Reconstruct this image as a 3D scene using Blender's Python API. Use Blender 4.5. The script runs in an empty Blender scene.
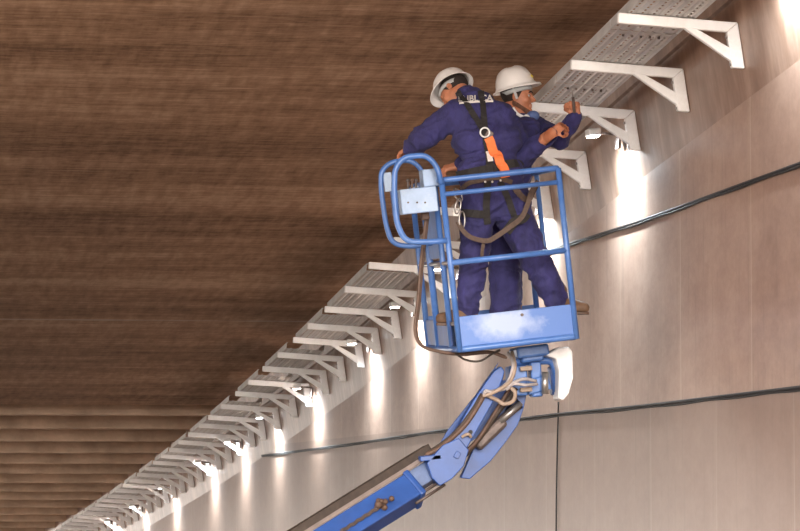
import bpy, bmesh, math, random
import numpy as np
from mathutils import Vector, Matrix, noise
from mathutils.bvhtree import BVHTree

random.seed(7)
SC = bpy.context.scene
COL = SC.collection
V = Vector

# ------------------------------------------------------------------ camera, sky, exposure
F = 3440.0                      # focal length in pixels for an 800 px wide frame
CZ = 1.65
PIT = math.atan(224.5 / F)
PSI = math.atan(517 * math.cos(PIT) / F)
FWD = V((math.sin(PSI) * math.cos(PIT), math.cos(PSI) * math.cos(PIT), math.sin(PIT)))
RGT = V((math.cos(PSI), -math.sin(PSI), 0))
UPV = RGT.cross(FWD)
CAM = V((0, 0, CZ))
cd = bpy.data.cameras.new('camera'); cam = bpy.data.objects.new('camera', cd); COL.objects.link(cam)
cd.sensor_width = 36.0; cd.lens = 36.0 * F / 800.0; cd.clip_end = 500
M3 = Matrix((RGT, UPV, -FWD)).transposed()
cam.matrix_world = Matrix.Translation(CAM) @ M3.to_4x4()
SC.camera = cam

w = bpy.data.worlds.new('sky'); SC.world = w; w.use_nodes = True
bg = w.node_tree.nodes['Background']
bg.inputs[0].default_value = (1.0, 0.93, 0.86, 1); bg.inputs[1].default_value = 2.2
SC.view_settings.view_transform = 'Standard'; SC.view_settings.look = 'None'
SC.view_settings.gamma = 1; SC.view_settings.exposure = 1.5; SC.view_settings.use_curve_mapping = False
LAMP_W = 105.0
sl = bpy.data.lights.new('low_sun', 'SUN'); sl.energy = 1.3; sl.angle = math.radians(26); sl.color = (1.0, .93, .85)
so = bpy.data.objects.new('low_sun', sl); COL.objects.link(so); so.location = (-6, -20, 8)
so.rotation_euler = V((.03, 1, -.14)).to_track_quat('-Z', 'Y').to_euler()

# ------------------------------------------------------------------ geometry of the place
def ray(px, py):
    return FWD * F + RGT * (px - 400) + UPV * (265.5 - py)
def at(px, py, Y):
    d = ray(px, py); return CAM + d * (Y / d.y)
def atX(px, py, X):
    d = ray(px, py); return CAM + d * (X / d.x)
def project(p):
    q = p - CAM; z = q.dot(FWD)
    return 400 + F * q.dot(RGT) / z, 265.5 - F * q.dot(UPV) / z
q_ = 484.5 / F
G = math.cos(PSI) * (q_ * math.cos(PIT) - math.sin(PIT)) / (math.cos(PIT) + q_ * math.sin(PIT))   # tunnel falls away
def bend(Y): return 0.00075 * max(0.0, Y - 33.0) ** 2
def tun(L, a, Y): return V((L - bend(Y), Y, CZ + a - G * Y))
def axis(p): return p.x + bend(p.y), p.z - CZ + G * p.y

Y1 = 19.7
C1 = at(737, 23, Y1); T1 = at(618, 13, Y1); D1 = at(744, 69, Y1)
LC, AC = axis(C1); LT, AT = axis(T1)
ARM = (T1 - C1).length; PLATE = (D1 - C1).length
TILT = math.atan2(T1.z - C1.z, C1.x - T1.x)
ad, ld = axis(D1)[1], axis(D1)[0]
slope = (ld - LC) / (AC - ad)                             # how far the haunch leans in per metre of height
LPANEL = LC + slope * 0.45 + 0.0
pe = atX(800, 59.5, LPANEL); AEDGE = axis(pe)[1]
ACEIL = AT + 0.42
AFLOOR = ACEIL - 6.3
def band_x(a): return LC + slope * (AC - a)

# ------------------------------------------------------------------ materials
def new_mat(name):
    m = bpy.data.materials.new(name); m.use_nodes = True
    nt = m.node_tree; b = nt.nodes['Principled BSDF']
    return m, nt, b
def nd(nt, typ, **kw):
    n = nt.nodes.new(typ)
    for k, v in kw.items():
        if k.startswith('i_'):
            key = k[2:]; key = int(key) if key.isdigit() else key
            if hasattr(v, 'is_output') or isinstance(v, bpy.types.NodeSocket): nt.links.new(v, n.inputs[key])
            else: n.inputs[key].default_value = v
        else: setattr(n, k, v)
    return n
def mth(nt, op, a, b=None, c=None, clamp=False):
    n = nt.nodes.new('ShaderNodeMath'); n.operation = op; n.use_clamp = clamp
    for i, v in enumerate((a, b, c)):
        if v is None: continue
        if isinstance(v, bpy.types.NodeSocket): nt.links.new(v, n.inputs[i])
        else: n.inputs[i].default_value = v
    return n.outputs[0]
def coord(nt, sc=(1, 1, 1), rot=(0, 0, 0)):
    t = nt.nodes.new('ShaderNodeTexCoord'); m = nt.nodes.new('ShaderNodeMapping')
    m.inputs['Scale'].default_value = sc; m.inputs['Rotation'].default_value = rot
    nt.links.new(t.outputs['Object'], m.inputs[0]); return m.outputs[0]
def noise_(nt, vec, scale, detail=4, rough=.6):
    n = nd(nt, 'ShaderNodeTexNoise'); nt.links.new(vec, n.inputs['Vector'])
    n.inputs['Scale'].default_value = scale; n.inputs['Detail'].default_value = detail; n.inputs['Roughness'].default_value = rough
    return n.outputs['Fac']
def ramp(nt, fac, stops):
    r = nt.nodes.new('ShaderNodeValToRGB'); e = r.color_ramp.elements
    while len(e) < len(stops): e.new(0.5)
    for el, (p, c) in zip(e, stops): el.position = p; el.color = (*c, 1)
    nt.links.new(fac, r.inputs[0]); return r.outputs[0]
def mix(nt, fac, a, b, mode='MIX'):
    n = nt.nodes.new('ShaderNodeMix'); n.data_type = 'RGBA'; n.blend_type = mode
    for s, v in ((n.inputs[0], fac), (n.inputs[6], a), (n.inputs[7], b)):
        if isinstance(v, bpy.types.NodeSocket): nt.links.new(v, s)
        elif isinstance(v, tuple): s.default_value = (*v, 1)
        else: s.default_value = v
    return n.outputs[2]
def bump(nt, b, h, strength=.3, dist=.01):
    n = nt.nodes.new('ShaderNodeBump'); n.inputs['Strength'].default_value = strength; n.inputs['Distance'].default_value = dist
    nt.links.new(h, n.inputs['Height']); nt.links.new(n.outputs[0], b.inputs['Normal'])

def simple(name, col, rough=.5, metal=0.0, var=.25, scale=12, dirt=None, dirt_amt=.5, bmp=0.0):
    m, nt, b = new_mat(name)
    f = noise_(nt, coord(nt), scale, 5)
    lo = tuple(c * (1 - var) for c in col); hi = tuple(min(1, c * (1 + var)) for c in col)
    c = ramp(nt, f, [(.3, lo), (.7, hi)])
    if dirt:
        d = noise_(nt, coord(nt), scale * .45, 6, .7)
        k = mth(nt, 'MULTIPLY', mth(nt, 'MULTIPLY', mth(nt, 'SUBTRACT', d, .5), 6, clamp=True), dirt_amt)
        c = mix(nt, k, c, dirt)
    nt.links.new(c, b.inputs['Base Color'])
    b.inputs['Roughness'].default_value = rough; b.inputs['Metallic'].default_value = metal
    if bmp: bump(nt, b, f, bmp, .004)
    return m

def ceiling_material():
    m, nt, b = new_mat('formwork_concrete')
    big = noise_(nt, coord(nt, (.12, .9, .5)), 1.0, 5, .6)
    st = noise_(nt, coord(nt, (.5, 9, 1)), 1.6, 6, .65)
    fine = noise_(nt, coord(nt, (5, 14, 5)), 1.5, 4, .7)
    diag = noise_(nt, coord(nt, (9, 1.2, 1), (0, 0, .5)), 1.3, 4, .6)
    f = mth(nt, 'ADD', mth(nt, 'MULTIPLY', big, .38), mth(nt, 'MULTIPLY', st, .2))
    f = mth(nt, 'ADD', f, mth(nt, 'MULTIPLY', fine, .22)); f = mth(nt, 'ADD', f, mth(nt, 'MULTIPLY', diag, .20))
    c = ramp(nt, f, [(.40, (.18, .095, .052)), (.5, (.40, .236, .142)), (.60, (.64, .42, .28))])
    # thin pale board marks running across the road
    t = nt.nodes.new('ShaderNodeTexCoord'); s = nd(nt, 'ShaderNodeSeparateXYZ'); nt.links.new(t.outputs['Object'], s.inputs[0])
    fy = mth(nt, 'FRACT', mth(nt, 'DIVIDE', s.outputs[1], 1.22))
    line = mth(nt, 'LESS_THAN', fy, .03)
    brk = noise_(nt, coord(nt, (.55, .82, 1)), 1.7, 2)
    line = mth(nt, 'MULTIPLY', line, mth(nt, 'MULTIPLY', mth(nt, 'SUBTRACT', brk, .56), 9, clamp=True))
    c = mix(nt, mth(nt, 'MULTIPLY', line, .75), c, (.75, .52, .36))
    # one slab joint across the road, its lit line painted in as pale colour
    yj = CEIL_JOINT
    wob = mth(nt, 'MULTIPLY', noise_(nt, coord(nt, (1.3, .2, 1)), 1.0, 3), .22)
    jl = mth(nt, 'LESS_THAN', mth(nt, 'ABSOLUTE', mth(nt, 'SUBTRACT', s.outputs[1], yj)), mth(nt, 'SUBTRACT', wob, .06))
    c = mix(nt, mth(nt, 'MULTIPLY', jl, .6), c, (.62, .52, .42))
    nt.links.new(c, b.inputs['Base Color'])
    b.inputs['Roughness'].default_value = .8; b.inputs['Specular IOR Level'].default_value = .2
    bump(nt, b, f, .5, .025)
    return m

def panel_material():
    m, nt, b = new_mat('wall_panel_concrete')
    t = nt.nodes.new('ShaderNodeTexCoord'); s = nd(nt, 'ShaderNodeSeparateXYZ'); nt.links.new(t.outputs['Object'], s.inputs[0])
    x, y, z = s.outputs
    big = noise_(nt, coord(nt, (1, .6, .25)), 1.1, 5, .6)
    blk = noise_(nt, coord(nt, (1, 3, 6)), 1.5, 3, .5)
    fin = noise_(nt, coord(nt, (4, 6, 9)), 3, 5, .7)
    f = mth(nt, 'ADD', mth(nt, 'MULTIPLY', big, .5), mth(nt, 'ADD', mth(nt, 'MULTIPLY', blk, .25), mth(nt, 'MULTIPLY', fin, .25)))
    c = ramp(nt, f, [(.34, (.245, .145, .104)), (.5, (.345, .219, .163)), (.66, (.435, .295, .228))])
    z1 = atX(800, 163, LPANEL).z; z2 = atX(545, 415, LPANEL).z
    up = mth(nt, 'GREATER_THAN', z, z2)
    ya = atX(752, 300, LPANEL).y; yb = atX(681, 300, LPANEL).y; yc = atX(717, 470, LPANEL).y
    sp = abs(yb - ya)
    off = mth(nt, 'ADD', mth(nt, 'MULTIPLY', up, (yc - ya)), -yc + 50 * sp)
    fy = mth(nt, 'FRACT', mth(nt, 'DIVIDE', mth(nt, 'ADD', y, off), sp))
    ln = mth(nt, 'LESS_THAN', fy, .014)
    stn = mth(nt, 'MULTIPLY', mth(nt, 'LESS_THAN', mth(nt, 'ABSOLUTE', mth(nt, 'SUBTRACT', fy, .02)), .02), .35)
    brk = mth(nt, 'MULTIPLY', noise_(nt, coord(nt, (1, .7, .5)), 1.3, 2), 1.1)
    c = mix(nt, mth(nt, 'MULTIPLY', mth(nt, 'MAXIMUM', ln, mth(nt, 'MULTIPLY', stn, .5)), brk), c, (.50, .38, .30))
    c = mix(nt, mth(nt, 'MULTIPLY', mth(nt, 'SUBTRACT', 1.0, up), .5), c, (.17, .100, .070))   # lower course painted browner, standing in for less light low on the wall
    dr = noise_(nt, coord(nt, (1, 7, .35)), 2.2, 4, .6)
    c = mix(nt, mth(nt, 'MULTIPLY', mth(nt, 'SUBTRACT', dr, .56), 2.2, clamp=True), c, (.17, .115, .085))
    nt.links.new(c, b.inputs['Base Color']); b.inputs['Roughness'].default_value = .42
    bump(nt, b, f, .2, .01)
    return m

def band_material():
    m, nt, b = new_mat('haunch_concrete')
    f = noise_(nt, coord(nt, (1, 1.4, .8)), 1.3, 6, .65)
    dr = noise_(nt, coord(nt, (1, 5, .5)), 2.0, 5, .6)
    f2 = mth(nt, 'ADD', mth(nt, 'MULTIPLY', f, .75), mth(nt, 'MULTIPLY', dr, .25))
    c = ramp(nt, f2, [(.37, (.165, .088, .056)), (.5, (.275, .162, .112)), (.63, (.42, .275, .205))])
    nt.links.new(c, b.inputs['Base Color']); b.inputs['Roughness'].default_value = .4
    bump(nt, b, f2, .25, .012)
    return m

def cloth_material(name, col, var=.35):
    m, nt, b = new_mat(name)
    f = noise_(nt, coord(nt, (1, 1, .55)), 11, 6, .62)
    c = ramp(nt, f, [(.32, tuple(x * (1 - var) for x in col)), (.68, tuple(x * (1 + var) for x in col))])
    nt.links.new(c, b.inputs['Base Color']); b.inputs['Roughness'].default_value = .85
    b.inputs['Sheen Weight'].default_value = .02
    bump(nt, b, f, .8, .03)
    return m

def skin_material(name, col):
    m, nt, b = new_mat(name)
    f = noise_(nt, coord(nt), 22, 4)
    c = ramp(nt, f, [(.3, tuple(x * .85 for x in col)), (.7, tuple(min(1, x * 1.15) for x in col))])
    nt.links.new(c, b.inputs['Base Color']); b.inputs['Roughness'].default_value = .5
    b.inputs['Subsurface Weight'].default_value = .08; b.inputs['Subsurface Radius'].default_value = (.01, .004, .002)
    return m

def glow_material(name, col, strength):
    m, nt, b = new_mat(name)
    b.inputs['Base Color'].default_value = (*col, 1)
    b.inputs['Emission Color'].default_value = (*col, 1); b.inputs['Emission Strength'].default_value = strength
    return m

CEIL_JOINT = 20.0
while project(tun(0.0, ACEIL, CEIL_JOINT))[1] < 318: CEIL_JOINT += .05
M = {}
M['ceiling'] = ceiling_material(); M['panel'] = panel_material(); M['band'] = band_material()
M['floor'] = simple('asphalt_road', (.16, .128, .10), .9, 0, .3, 3, bmp=.3)
M['beam'] = simple('beam_concrete', (.55, .395, .285), .85, 0, .25, 2.0, (.34, .22, .15), .5, .2)
M['white'] = simple('white_paint', (.90, .88, .87), .45, 0, .06, 9, (.55, .46, .40), .25)
M['galv'] = simple('galvanised_steel', (.60, .585, .575), .42, .25, .12, 8)
M['blue'] = simple('blue_paint', (.066, .160, .43), .33, 0, .18, 6, (.18, .30, .58), .35)
M['boomblue'] = simple('boom_blue_paint', (.026, .080, .29), .4, 0, .2, 6, (.06, .07, .14), .35)
M['bluelight'] = simple('pale_blue_paint', (.31, .41, .58), .45, 0, .12, 9, (.50, .58, .68), .5)
M['bluedark'] = simple('dark_blue_paint', (.035, .085, .28), .45, 0, .25, 8, (.10, .09, .09), .5)
M['boomgrey'] = simple('scuffed_blue_paint', (.15, .20, .34), .5, .1, .3, 7)
M['rubber'] = simple('black_rubber', (.018, .016, .015), .7, 0, .4, 14)
M['chain'] = simple('black_plastic', (.045, .030, .022), .6, 0, .3, 16)
M['hose'] = simple('hose_brown', (.11, .062, .042), .6, 0, .3, 20)
M['traymetal'] = simple('dull_metal', (.25, .20, .18), .5, .3, .2, 10)
M['hosegrey'] = simple('hose_grey', (.40, .35, .34), .55, 0, .2, 20)
M['hosetan'] = simple('hose_tan', (.34, .25, .19), .6, 0, .2, 20)
M['steel'] = simple('worn_steel', (.42, .39, .37), .35, .8, .2, 14)
M['grime'] = simple('greasy_steel', (.12, .09, .08), .5, .4, .4, 18)
M['cloth'] = cloth_material('navy_cotton', (.030, .026, .112))
M['strap'] = simple('black_webbing', (.022, .018, .017), .85, 0, .3, 40)
M['strapbrown'] = simple('brown_webbing', (.10, .065, .05), .85, 0, .25, 40)
M['orange'] = simple('orange_webbing', (.85, .20, .055), .75, 0, .12, 30)
M['tag'] = simple('white_label', (.75, .70, .66), .6, 0, .1, 20)
M['hat'] = simple('hat_plastic', (.88, .83, .80), .35, 0, .03, 9)
M['skinA'] = skin_material('skin_a', (.50, .195, .105)); M['skinB'] = skin_material('skin_b', (.49, .185, .095))
M['hair'] = simple('dark_hair', (.022, .013, .010), .8, 0, .4, 60)
M['stubble'] = simple('short_beard', (.13, .055, .032), .8, 0, .4, 60)
M['boot'] = simple('tan_leather', (.15, .082, .046), .7, 0, .3, 18)
M['eye'] = simple('eye_white', (.42, .36, .33), .25, 0, .02, 5)
M['hatband'] = simple('grey_hat_strap', (.42, .42, .42), .6, 0, .1, 20)
M['green'] = simple('green_strap', (.12, .25, .13), .6, 0, .1, 20)
M['yellow'] = simple('yellow_sticker', (.75, .58, .05), .5, 0, .05, 20)
M['mask'] = simple('mask_fabric', (.10, .15, .34), .8, 0, .15, 30)
M['maskwhite'] = simple('mask_valve', (.80, .78, .78), .5, 0, .05, 20)
M['cable'] = simple('black_cable', (.016, .013, .012), .6, 0, .3, 20)
M['glow'] = glow_material('lamp_glass', (.93, .97, 1.0), 40.0)

# ------------------------------------------------------------------ object helpers
def mobj(name, verts, faces, mat, parent=None, smooth=False, origin=None):
    me = bpy.data.meshes.new(name)
    me.from_pydata([tuple(v) for v in verts], [], [tuple(f) for f in faces]); me.update()
    me.materials.append(mat)
    if smooth: me.polygons.foreach_set('use_smooth', [True] * len(me.polygons))
    o = bpy.data.objects.new(name, me); COL.objects.link(o)
    if parent is not None: attach(o, parent)
    return o
def world_origin(o):
    p = V((0, 0, 0))
    while o is not None:
        if o.type == 'EMPTY': p = p + o.location
        o = o.parent
    return p
def attach(o, parent):
    o.parent = parent
    if not parent.get('_local'):
        o.matrix_parent_inverse = Matrix.Translation(-world_origin(parent)) if parent.type == 'EMPTY' else Matrix()
def thing(name, label, cat, loc, group=None):
    o = bpy.data.objects.new(name, None); COL.objects.link(o); o.location = loc; o.empty_display_size = .1
    tag(o, label, cat, group); return o
def tag(o, label, cat, group=None):
    o['label'] = label; o['category'] = cat
    if group: o['group'] = group
    return o
def struct(o): o['kind'] = 'structure'; return o
def cat_(*parts):
    vs, fs = [], []
    for v, f in parts:
        n = len(vs); vs += list(v); fs += [tuple(i + n for i in g) for g in f]
    return vs, fs
def boxm(M4, sx, sy, sz, bev=0.0):
    """box of full sizes sx,sy,sz around the origin of M4, optionally bevelled"""
    bm = bmesh.new(); bmesh.ops.create_cube(bm, size=1)
    for v in bm.verts: v.co = V((v.co.x * sx, v.co.y * sy, v.co.z * sz))
    if bev: bmesh.ops.bevel(bm, geom=bm.edges[:], offset=min(bev, .45 * min(sx, sy, sz)), segments=2, affect='EDGES', profile=.5)
    bm.verts.ensure_lookup_table(); bm.verts.index_update()
    vs = [M4 @ v.co for v in bm.verts]; fs = [[v.index for v in f.verts] for f in bm.faces]
    bm.free(); return vs, fs
def frame(o, x, y, z):
    m = Matrix((x, y, z)).transposed().to_4x4(); m.translation = o; return m
def beam(p0, p1, wd, ht, roll=0.0, bev=.008, ref=V((0, 1, 0))):
    """bevelled bar from p0 to p1; wd along ref (made square to the bar), ht across"""
    d = (p1 - p0); L = d.length; d.normalize()
    s = (ref - d * ref.dot(d)).normalized()
    n = s.cross(d)
    if roll:
        R = Matrix.Rotation(roll, 3, d); s = R @ s; n = R @ n
    return boxm(frame((p0 + p1) / 2, d, s, n), L, wd, ht, bev)
def smooth_path(pts, n=8, closed=False):
    P = [V(p) for p in pts]; out = []
    m = len(P); rng = m if closed else m - 1
    for i in range(rng):
        p1, p2 = P[i], P[(i + 1) % m]
        p0 = P[(i - 1) % m] if closed or i > 0 else p1 * 2 - p2
        p3 = P[(i + 2) % m] if closed or i + 2 < m else p2 * 2 - p1
        for k in range(n):
            t = k / n
            out.append(.5 * ((2 * p1) + (p2 - p0) * t + (2 * p0 - 5 * p1 + 4 * p2 - p3) * t * t + (3 * p1 - p0 - 3 * p2 + p3) * t ** 3))
    if not closed: out.append(P[-1])
    return out
def round_corners(pts, r, n=5, closed=False):
    P = [V(p) for p in pts]; out = []; m = len(P)
    for i in range(m):
        if not closed and i in (0, m - 1): out.append(P[i]); continue
        a, b, c = P[i - 1], P[i], P[(i + 1) % m]
        rr = min(r, .48 * (a - b).length, .48 * (c - b).length)
        s = b + (a - b).normalized() * rr; e = b + (c - b).normalized() * rr
        for k in range(n + 1):
            t = k / n; out.append(s * (1 - t) ** 2 + b * 2 * t * (1 - t) + e * t * t)
    return out
def tube(path, r, seg=10, closed=False):
    P = [V(p) for p in path]; m = len(P); vs, fs = [], []
    rf = r if callable(r) else (lambda t: r)
    nrm = None
    for i, p in enumerate(P):
        if closed: d = (P[(i + 1) % m] - P[i - 1])
        else: d = P[min(i + 1, m - 1)] - P[max(i - 1, 0)]
        d.normalize()
        if nrm is None: nrm = d.orthogonal().normalized()
        nrm = (nrm - d * nrm.dot(d)).normalized(); b = d.cross(nrm)
        rr = rf(i / max(1, m - 1))
        for k in range(seg):
            a = 2 * math.pi * k / seg; vs.append(p + (nrm * math.cos(a) + b * math.sin(a)) * rr)
    for i in range(m if closed else m - 1):
        j = (i + 1) % m
        for k in range(seg):
            l = (k + 1) % seg; fs.append((i * seg + k, i * seg + l, j * seg + l, j * seg + k))
    if not closed:
        fs.append(tuple(range(seg))[::-1]); fs.append(tuple((m - 1) * seg + k for k in range(seg)))
    return vs, fs
def ribbon(path, normals, wd, th):
    """flat strap along path with surface normals"""
    P = [V(p) for p in path]; m = len(P); vs, fs = [], []
    for i, p in enumerate(P):
        d = (P[min(i + 1, m - 1)] - P[max(i - 1, 0)]).normalized()
        n = normals[i]; n = (n - d * n.dot(d)).normalized(); s = d.cross(n)
        for a, b in ((-1, 0), (1, 0), (1, 1), (-1, 1)): vs.append(p + s * a * wd / 2 + n * b * th)
    for i in range(m - 1):
        for k in range(4):
            l = (k + 1) % 4; fs.append((i * 4 + k, i * 4 + l, i * 4 + 4 + l, i * 4 + 4 + k))
    fs.append((3, 2, 1, 0)); fs.append(tuple(4 * (m - 1) + k for k in range(4)))
    return vs, fs
def ball(c, r, n=12, M4=None):
    bm = bmesh.new(); bmesh.ops.create_uvsphere(bm, u_segments=n * 2, v_segments=n, radius=1)
    bm.verts.ensure_lookup_table(); bm.verts.index_update()
    rx, ry, rz = (r, r, r) if not isinstance(r, tuple) else r
    vs = []
    for v in bm.verts:
        q = V((v.co.x * rx, v.co.y * ry, v.co.z * rz)); vs.append((M4 @ q if M4 else q) + V(c))
    fs = [[v.index for v in f.verts] for f in bm.faces]; bm.free(); return vs, fs
def cyl(p0, p1, r, seg=16): return tube([p0, p1], r, seg)

# ------------------------------------------------------------------ the setting
def sweep(name, sect, mat, y0, y1, step=1.0):
    """closed cross-section [(lateral, axis height)] swept along the tunnel"""
    n = int((y1 - y0) / step) + 1; k = len(sect); vs, fs = [], []
    for i in range(n):
        Y = y0 + (y1 - y0) * i / (n - 1)
        vs += [tun(L, a, Y) for L, a in sect]
    for i in range(n - 1):
        for j in range(k):
            l = (j + 1) % k; fs.append((i * k + j, i * k + k + j, i * k + k + l, i * k + l))
    fs.append(tuple(range(k))); fs.append(tuple((n - 1) * k + j for j in range(k))[::-1])
    return struct(mobj(name, vs, fs, mat))
YS, YSLAB, YE = 14.0, None, 112.0
# end of the smooth slab: its lower edge is seen at row 403
yy = 30.0
while project(tun(-1.0, ACEIL, yy))[1] < 403.5: yy += .05
YSLAB = yy
floor = sweep('floor', [(-60, AFLOOR - .3), (LPANEL + .5, AFLOOR - .3), (LPANEL + .5, AFLOOR), (-60, AFLOOR)], M['floor'], -30, YE, 2)
sweep('wall_right', [(LPANEL, AFLOOR), (LPANEL + .5, AFLOOR), (LPANEL + .5, AEDGE), (LPANEL, AEDGE)], M['panel'], YS, YE, 1)
BX0 = band_x(AEDGE)
sweep('wall_haunch', [(BX0 + .006, AEDGE), (BX0 + .5, AEDGE), (band_x(ACEIL) + .6, ACEIL + .4), (band_x(ACEIL), ACEIL + .4), (band_x(ACEIL), ACEIL),
                      (band_x(AC + .16), AC + .16), (band_x(AC + .15) + .02, AC + .15), (band_x(AC + .13) + .02, AC + .13), (band_x(AC + .12), AC + .12)], M['band'], YS, YE, 1)
sweep('ceiling', [(-13, ACEIL), (band_x(ACEIL) + .02, ACEIL), (band_x(ACEIL) + .02, ACEIL + .4), (-13, ACEIL + .4)], M['ceiling'], YS, YSLAB, 1)
sweep('shade_wall_left', [(-13.4, AFLOOR), (-13, AFLOOR), (-13, ACEIL), (-13.4, ACEIL)], M['panel'], 25, 46, 2)  # unseen stretch of wall, added to darken the far ceiling
sweep('ceiling_upper', [(-13, ACEIL + .4), (band_x(ACEIL) + .6, ACEIL + .4), (band_x(ACEIL) + .6, ACEIL + 1.0), (-13, ACEIL + 1.0)], M['ceiling'], YSLAB - .3, YE, 2)
Y = YSLAB + 1.55; k = 1
while Y < 108:
    v, f = boxm(Matrix.Translation(tun((-13 + band_x(ACEIL)) / 2 + bend(Y) * .5, ACEIL + .4, Y)), 13 + band_x(ACEIL) + bend(Y), .45, .8, .02)
    struct(mobj('trim_%d' % k, v, f, M['beam'])); Y += 2.1; k += 1

# ------------------------------------------------------------------ brackets
ORD = ['first', 'second', 'third', 'fourth', 'fifth', 'sixth', 'seventh', 'eighth', 'ninth', 'tenth', 'eleventh', 'twelfth', 'thirteenth',
       'fourteenth', 'fifteenth', 'sixteenth', 'seventeenth', 'eighteenth', 'nineteenth', 'twentieth', 'twenty-first', 'twenty-second',
       'twenty-third', 'twenty-fourth', 'twenty-fifth', 'twenty-sixth', 'twenty-seventh', 'twenty-eighth', 'twenty-ninth', 'thirtieth',
       'thirty-first', 'thirty-second', 'thirty-third', 'thirty-fourth', 'thirty-fifth', 'thirty-sixth']
def tip_Y(py):
    lo, hi = 15.0, 110.0
    for _ in range(50):
        m = (lo + hi) / 2
        if project(tun(LT, AT, m))[1] < py: lo = m
        else: hi = m
    return lo
tips = [13, 60, 102]
hidden = [144, 176, 206, 237]
visible = [262, 286, 306, 323, 337, 352, 366, 379.5, 391, 404, 415, 423, 432, 440, 447.5, 454, 460.5, 466.5, 472.5, 478.5, 483.5, 488.5, 494,
           498.5, 503, 507, 511, 515, 518.5, 522, 525.5, 529]
def prism(poly, y0, y1, bev=.006):
    """polygon in the bracket's own x (out from wall) / z plane, thick along y"""
    bm = bmesh.new()
    a = [bm.verts.new((x, y0, z)) for x, z in poly]; b = [bm.verts.new((x, y1, z)) for x, z in poly]
    n = len(poly); bm.faces.new(a); bm.faces.new(b[::-1])
    for i in range(n): bm.faces.new((a[i], b[i], b[(i + 1) % n], a[(i + 1) % n]))
    bmesh.ops.recalc_face_normals(bm, faces=bm.faces[:])
    bmesh.ops.bevel(bm, geom=bm.edges[:], offset=bev, segments=2, affect='EDGES', profile=.5)
    bm.verts.ensure_lookup_table(); bm.verts.index_update()
    r = [v.co.copy() for v in bm.verts], [[v.index for v in f.verts] for f in bm.faces]; bm.free(); return r
_X = V((-math.cos(TILT), 0, math.sin(TILT))); _Z = V((math.sin(TILT), 0, math.cos(TILT)))
PBX, PBZ = (D1 - C1).dot(_X), (D1 - C1).dot(_Z)
def make_bracket():
    r = thing('wall_bracket', 'x', 'bracket', (0, 0, 0), 'white brackets along the wall'); r['_local'] = 1
    t = .062
    def add(name, vf, mat, par=r):
        o = mobj(name, *vf, mat); o.parent = par; return o
    # arm: steel channel (web faces the road's near end), mitred at the wall end
    add('arm', prism([(0, 0), (ARM, 0), (ARM, -t), (t, -t)], -.025, .025), M['white'])
    wp = add('wall_plate', prism([(0, -.002), (PBX, PBZ), (PBX + t + .016, PBZ), (t, -t - .001)], -.025, .025), M['white'])
    x0 = .245; w_ = .058
    add('brace', prism([(x0, -t + .004), (x0 + w_ * 1.35, -t + .004), (PBX * .88 + t + .010, PBZ + .035), (PBX * .6 + t + .006, PBZ + .115)], -.022, .022), M['white'])
    for z in (-.09, PBZ + .02):
        add('anchor_bolt', cyl(V((PBX * z / PBZ + .01, 0, z)), V((PBX * z / PBZ + t + .024, 0, z)), .009, 8), M['steel'], wp)
    return r
proto = make_bracket()
def place_bracket(py, label):
    global proto_used
    Y = tip_Y(py)
    o = proto if not proto_used else copy_tree(proto)
    proto_used = True
    p = tun(LC, AC, Y); yaw = math.atan(2 * .00075 * max(0, Y - 33))
    X = V((-math.cos(TILT), 0, math.sin(TILT))); Z = V((math.sin(TILT), 0, math.cos(TILT)))
    Yv = Z.cross(X)
    m = Matrix.Rotation(yaw, 4, 'Z') @ frame(V((0, 0, 0)), X, Yv, Z)
    o.location = p; o.rotation_euler = m.to_euler()
    o['label'] = label
    return Y
def copy_tree(o, parent=None):
    c = o.copy(); COL.objects.link(c)
    if parent is not None: c.parent = parent
    for ch in list(o.children): copy_tree(ch, c)
    return c
proto_used = False
near_lab = ['nearest white steel bracket at the top right corner of the picture',
            'second white bracket from the top right corner, holding the near tray',
            'white bracket the worker facing right is bolting, beside his raised hands']
BY = []
for py, l in zip(tips, near_lab): BY.append(place_bracket(py, l))
hl = ['short looking white bracket just right of the basket top rail, below the worker\'s elbow',
      'white bracket seen behind the workers\' backs, mostly hidden by their bodies',
      'white bracket behind the right side of the blue basket',
      'white bracket behind the control console, only bits showing']
for py, l in zip(hidden, hl): BY.append(place_bracket(py, l))
for i, py in enumerate(visible):
    BY.append(place_bracket(py, '%s white bracket down the wall past the lift basket, counted away from it' % ORD[i]))

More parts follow.
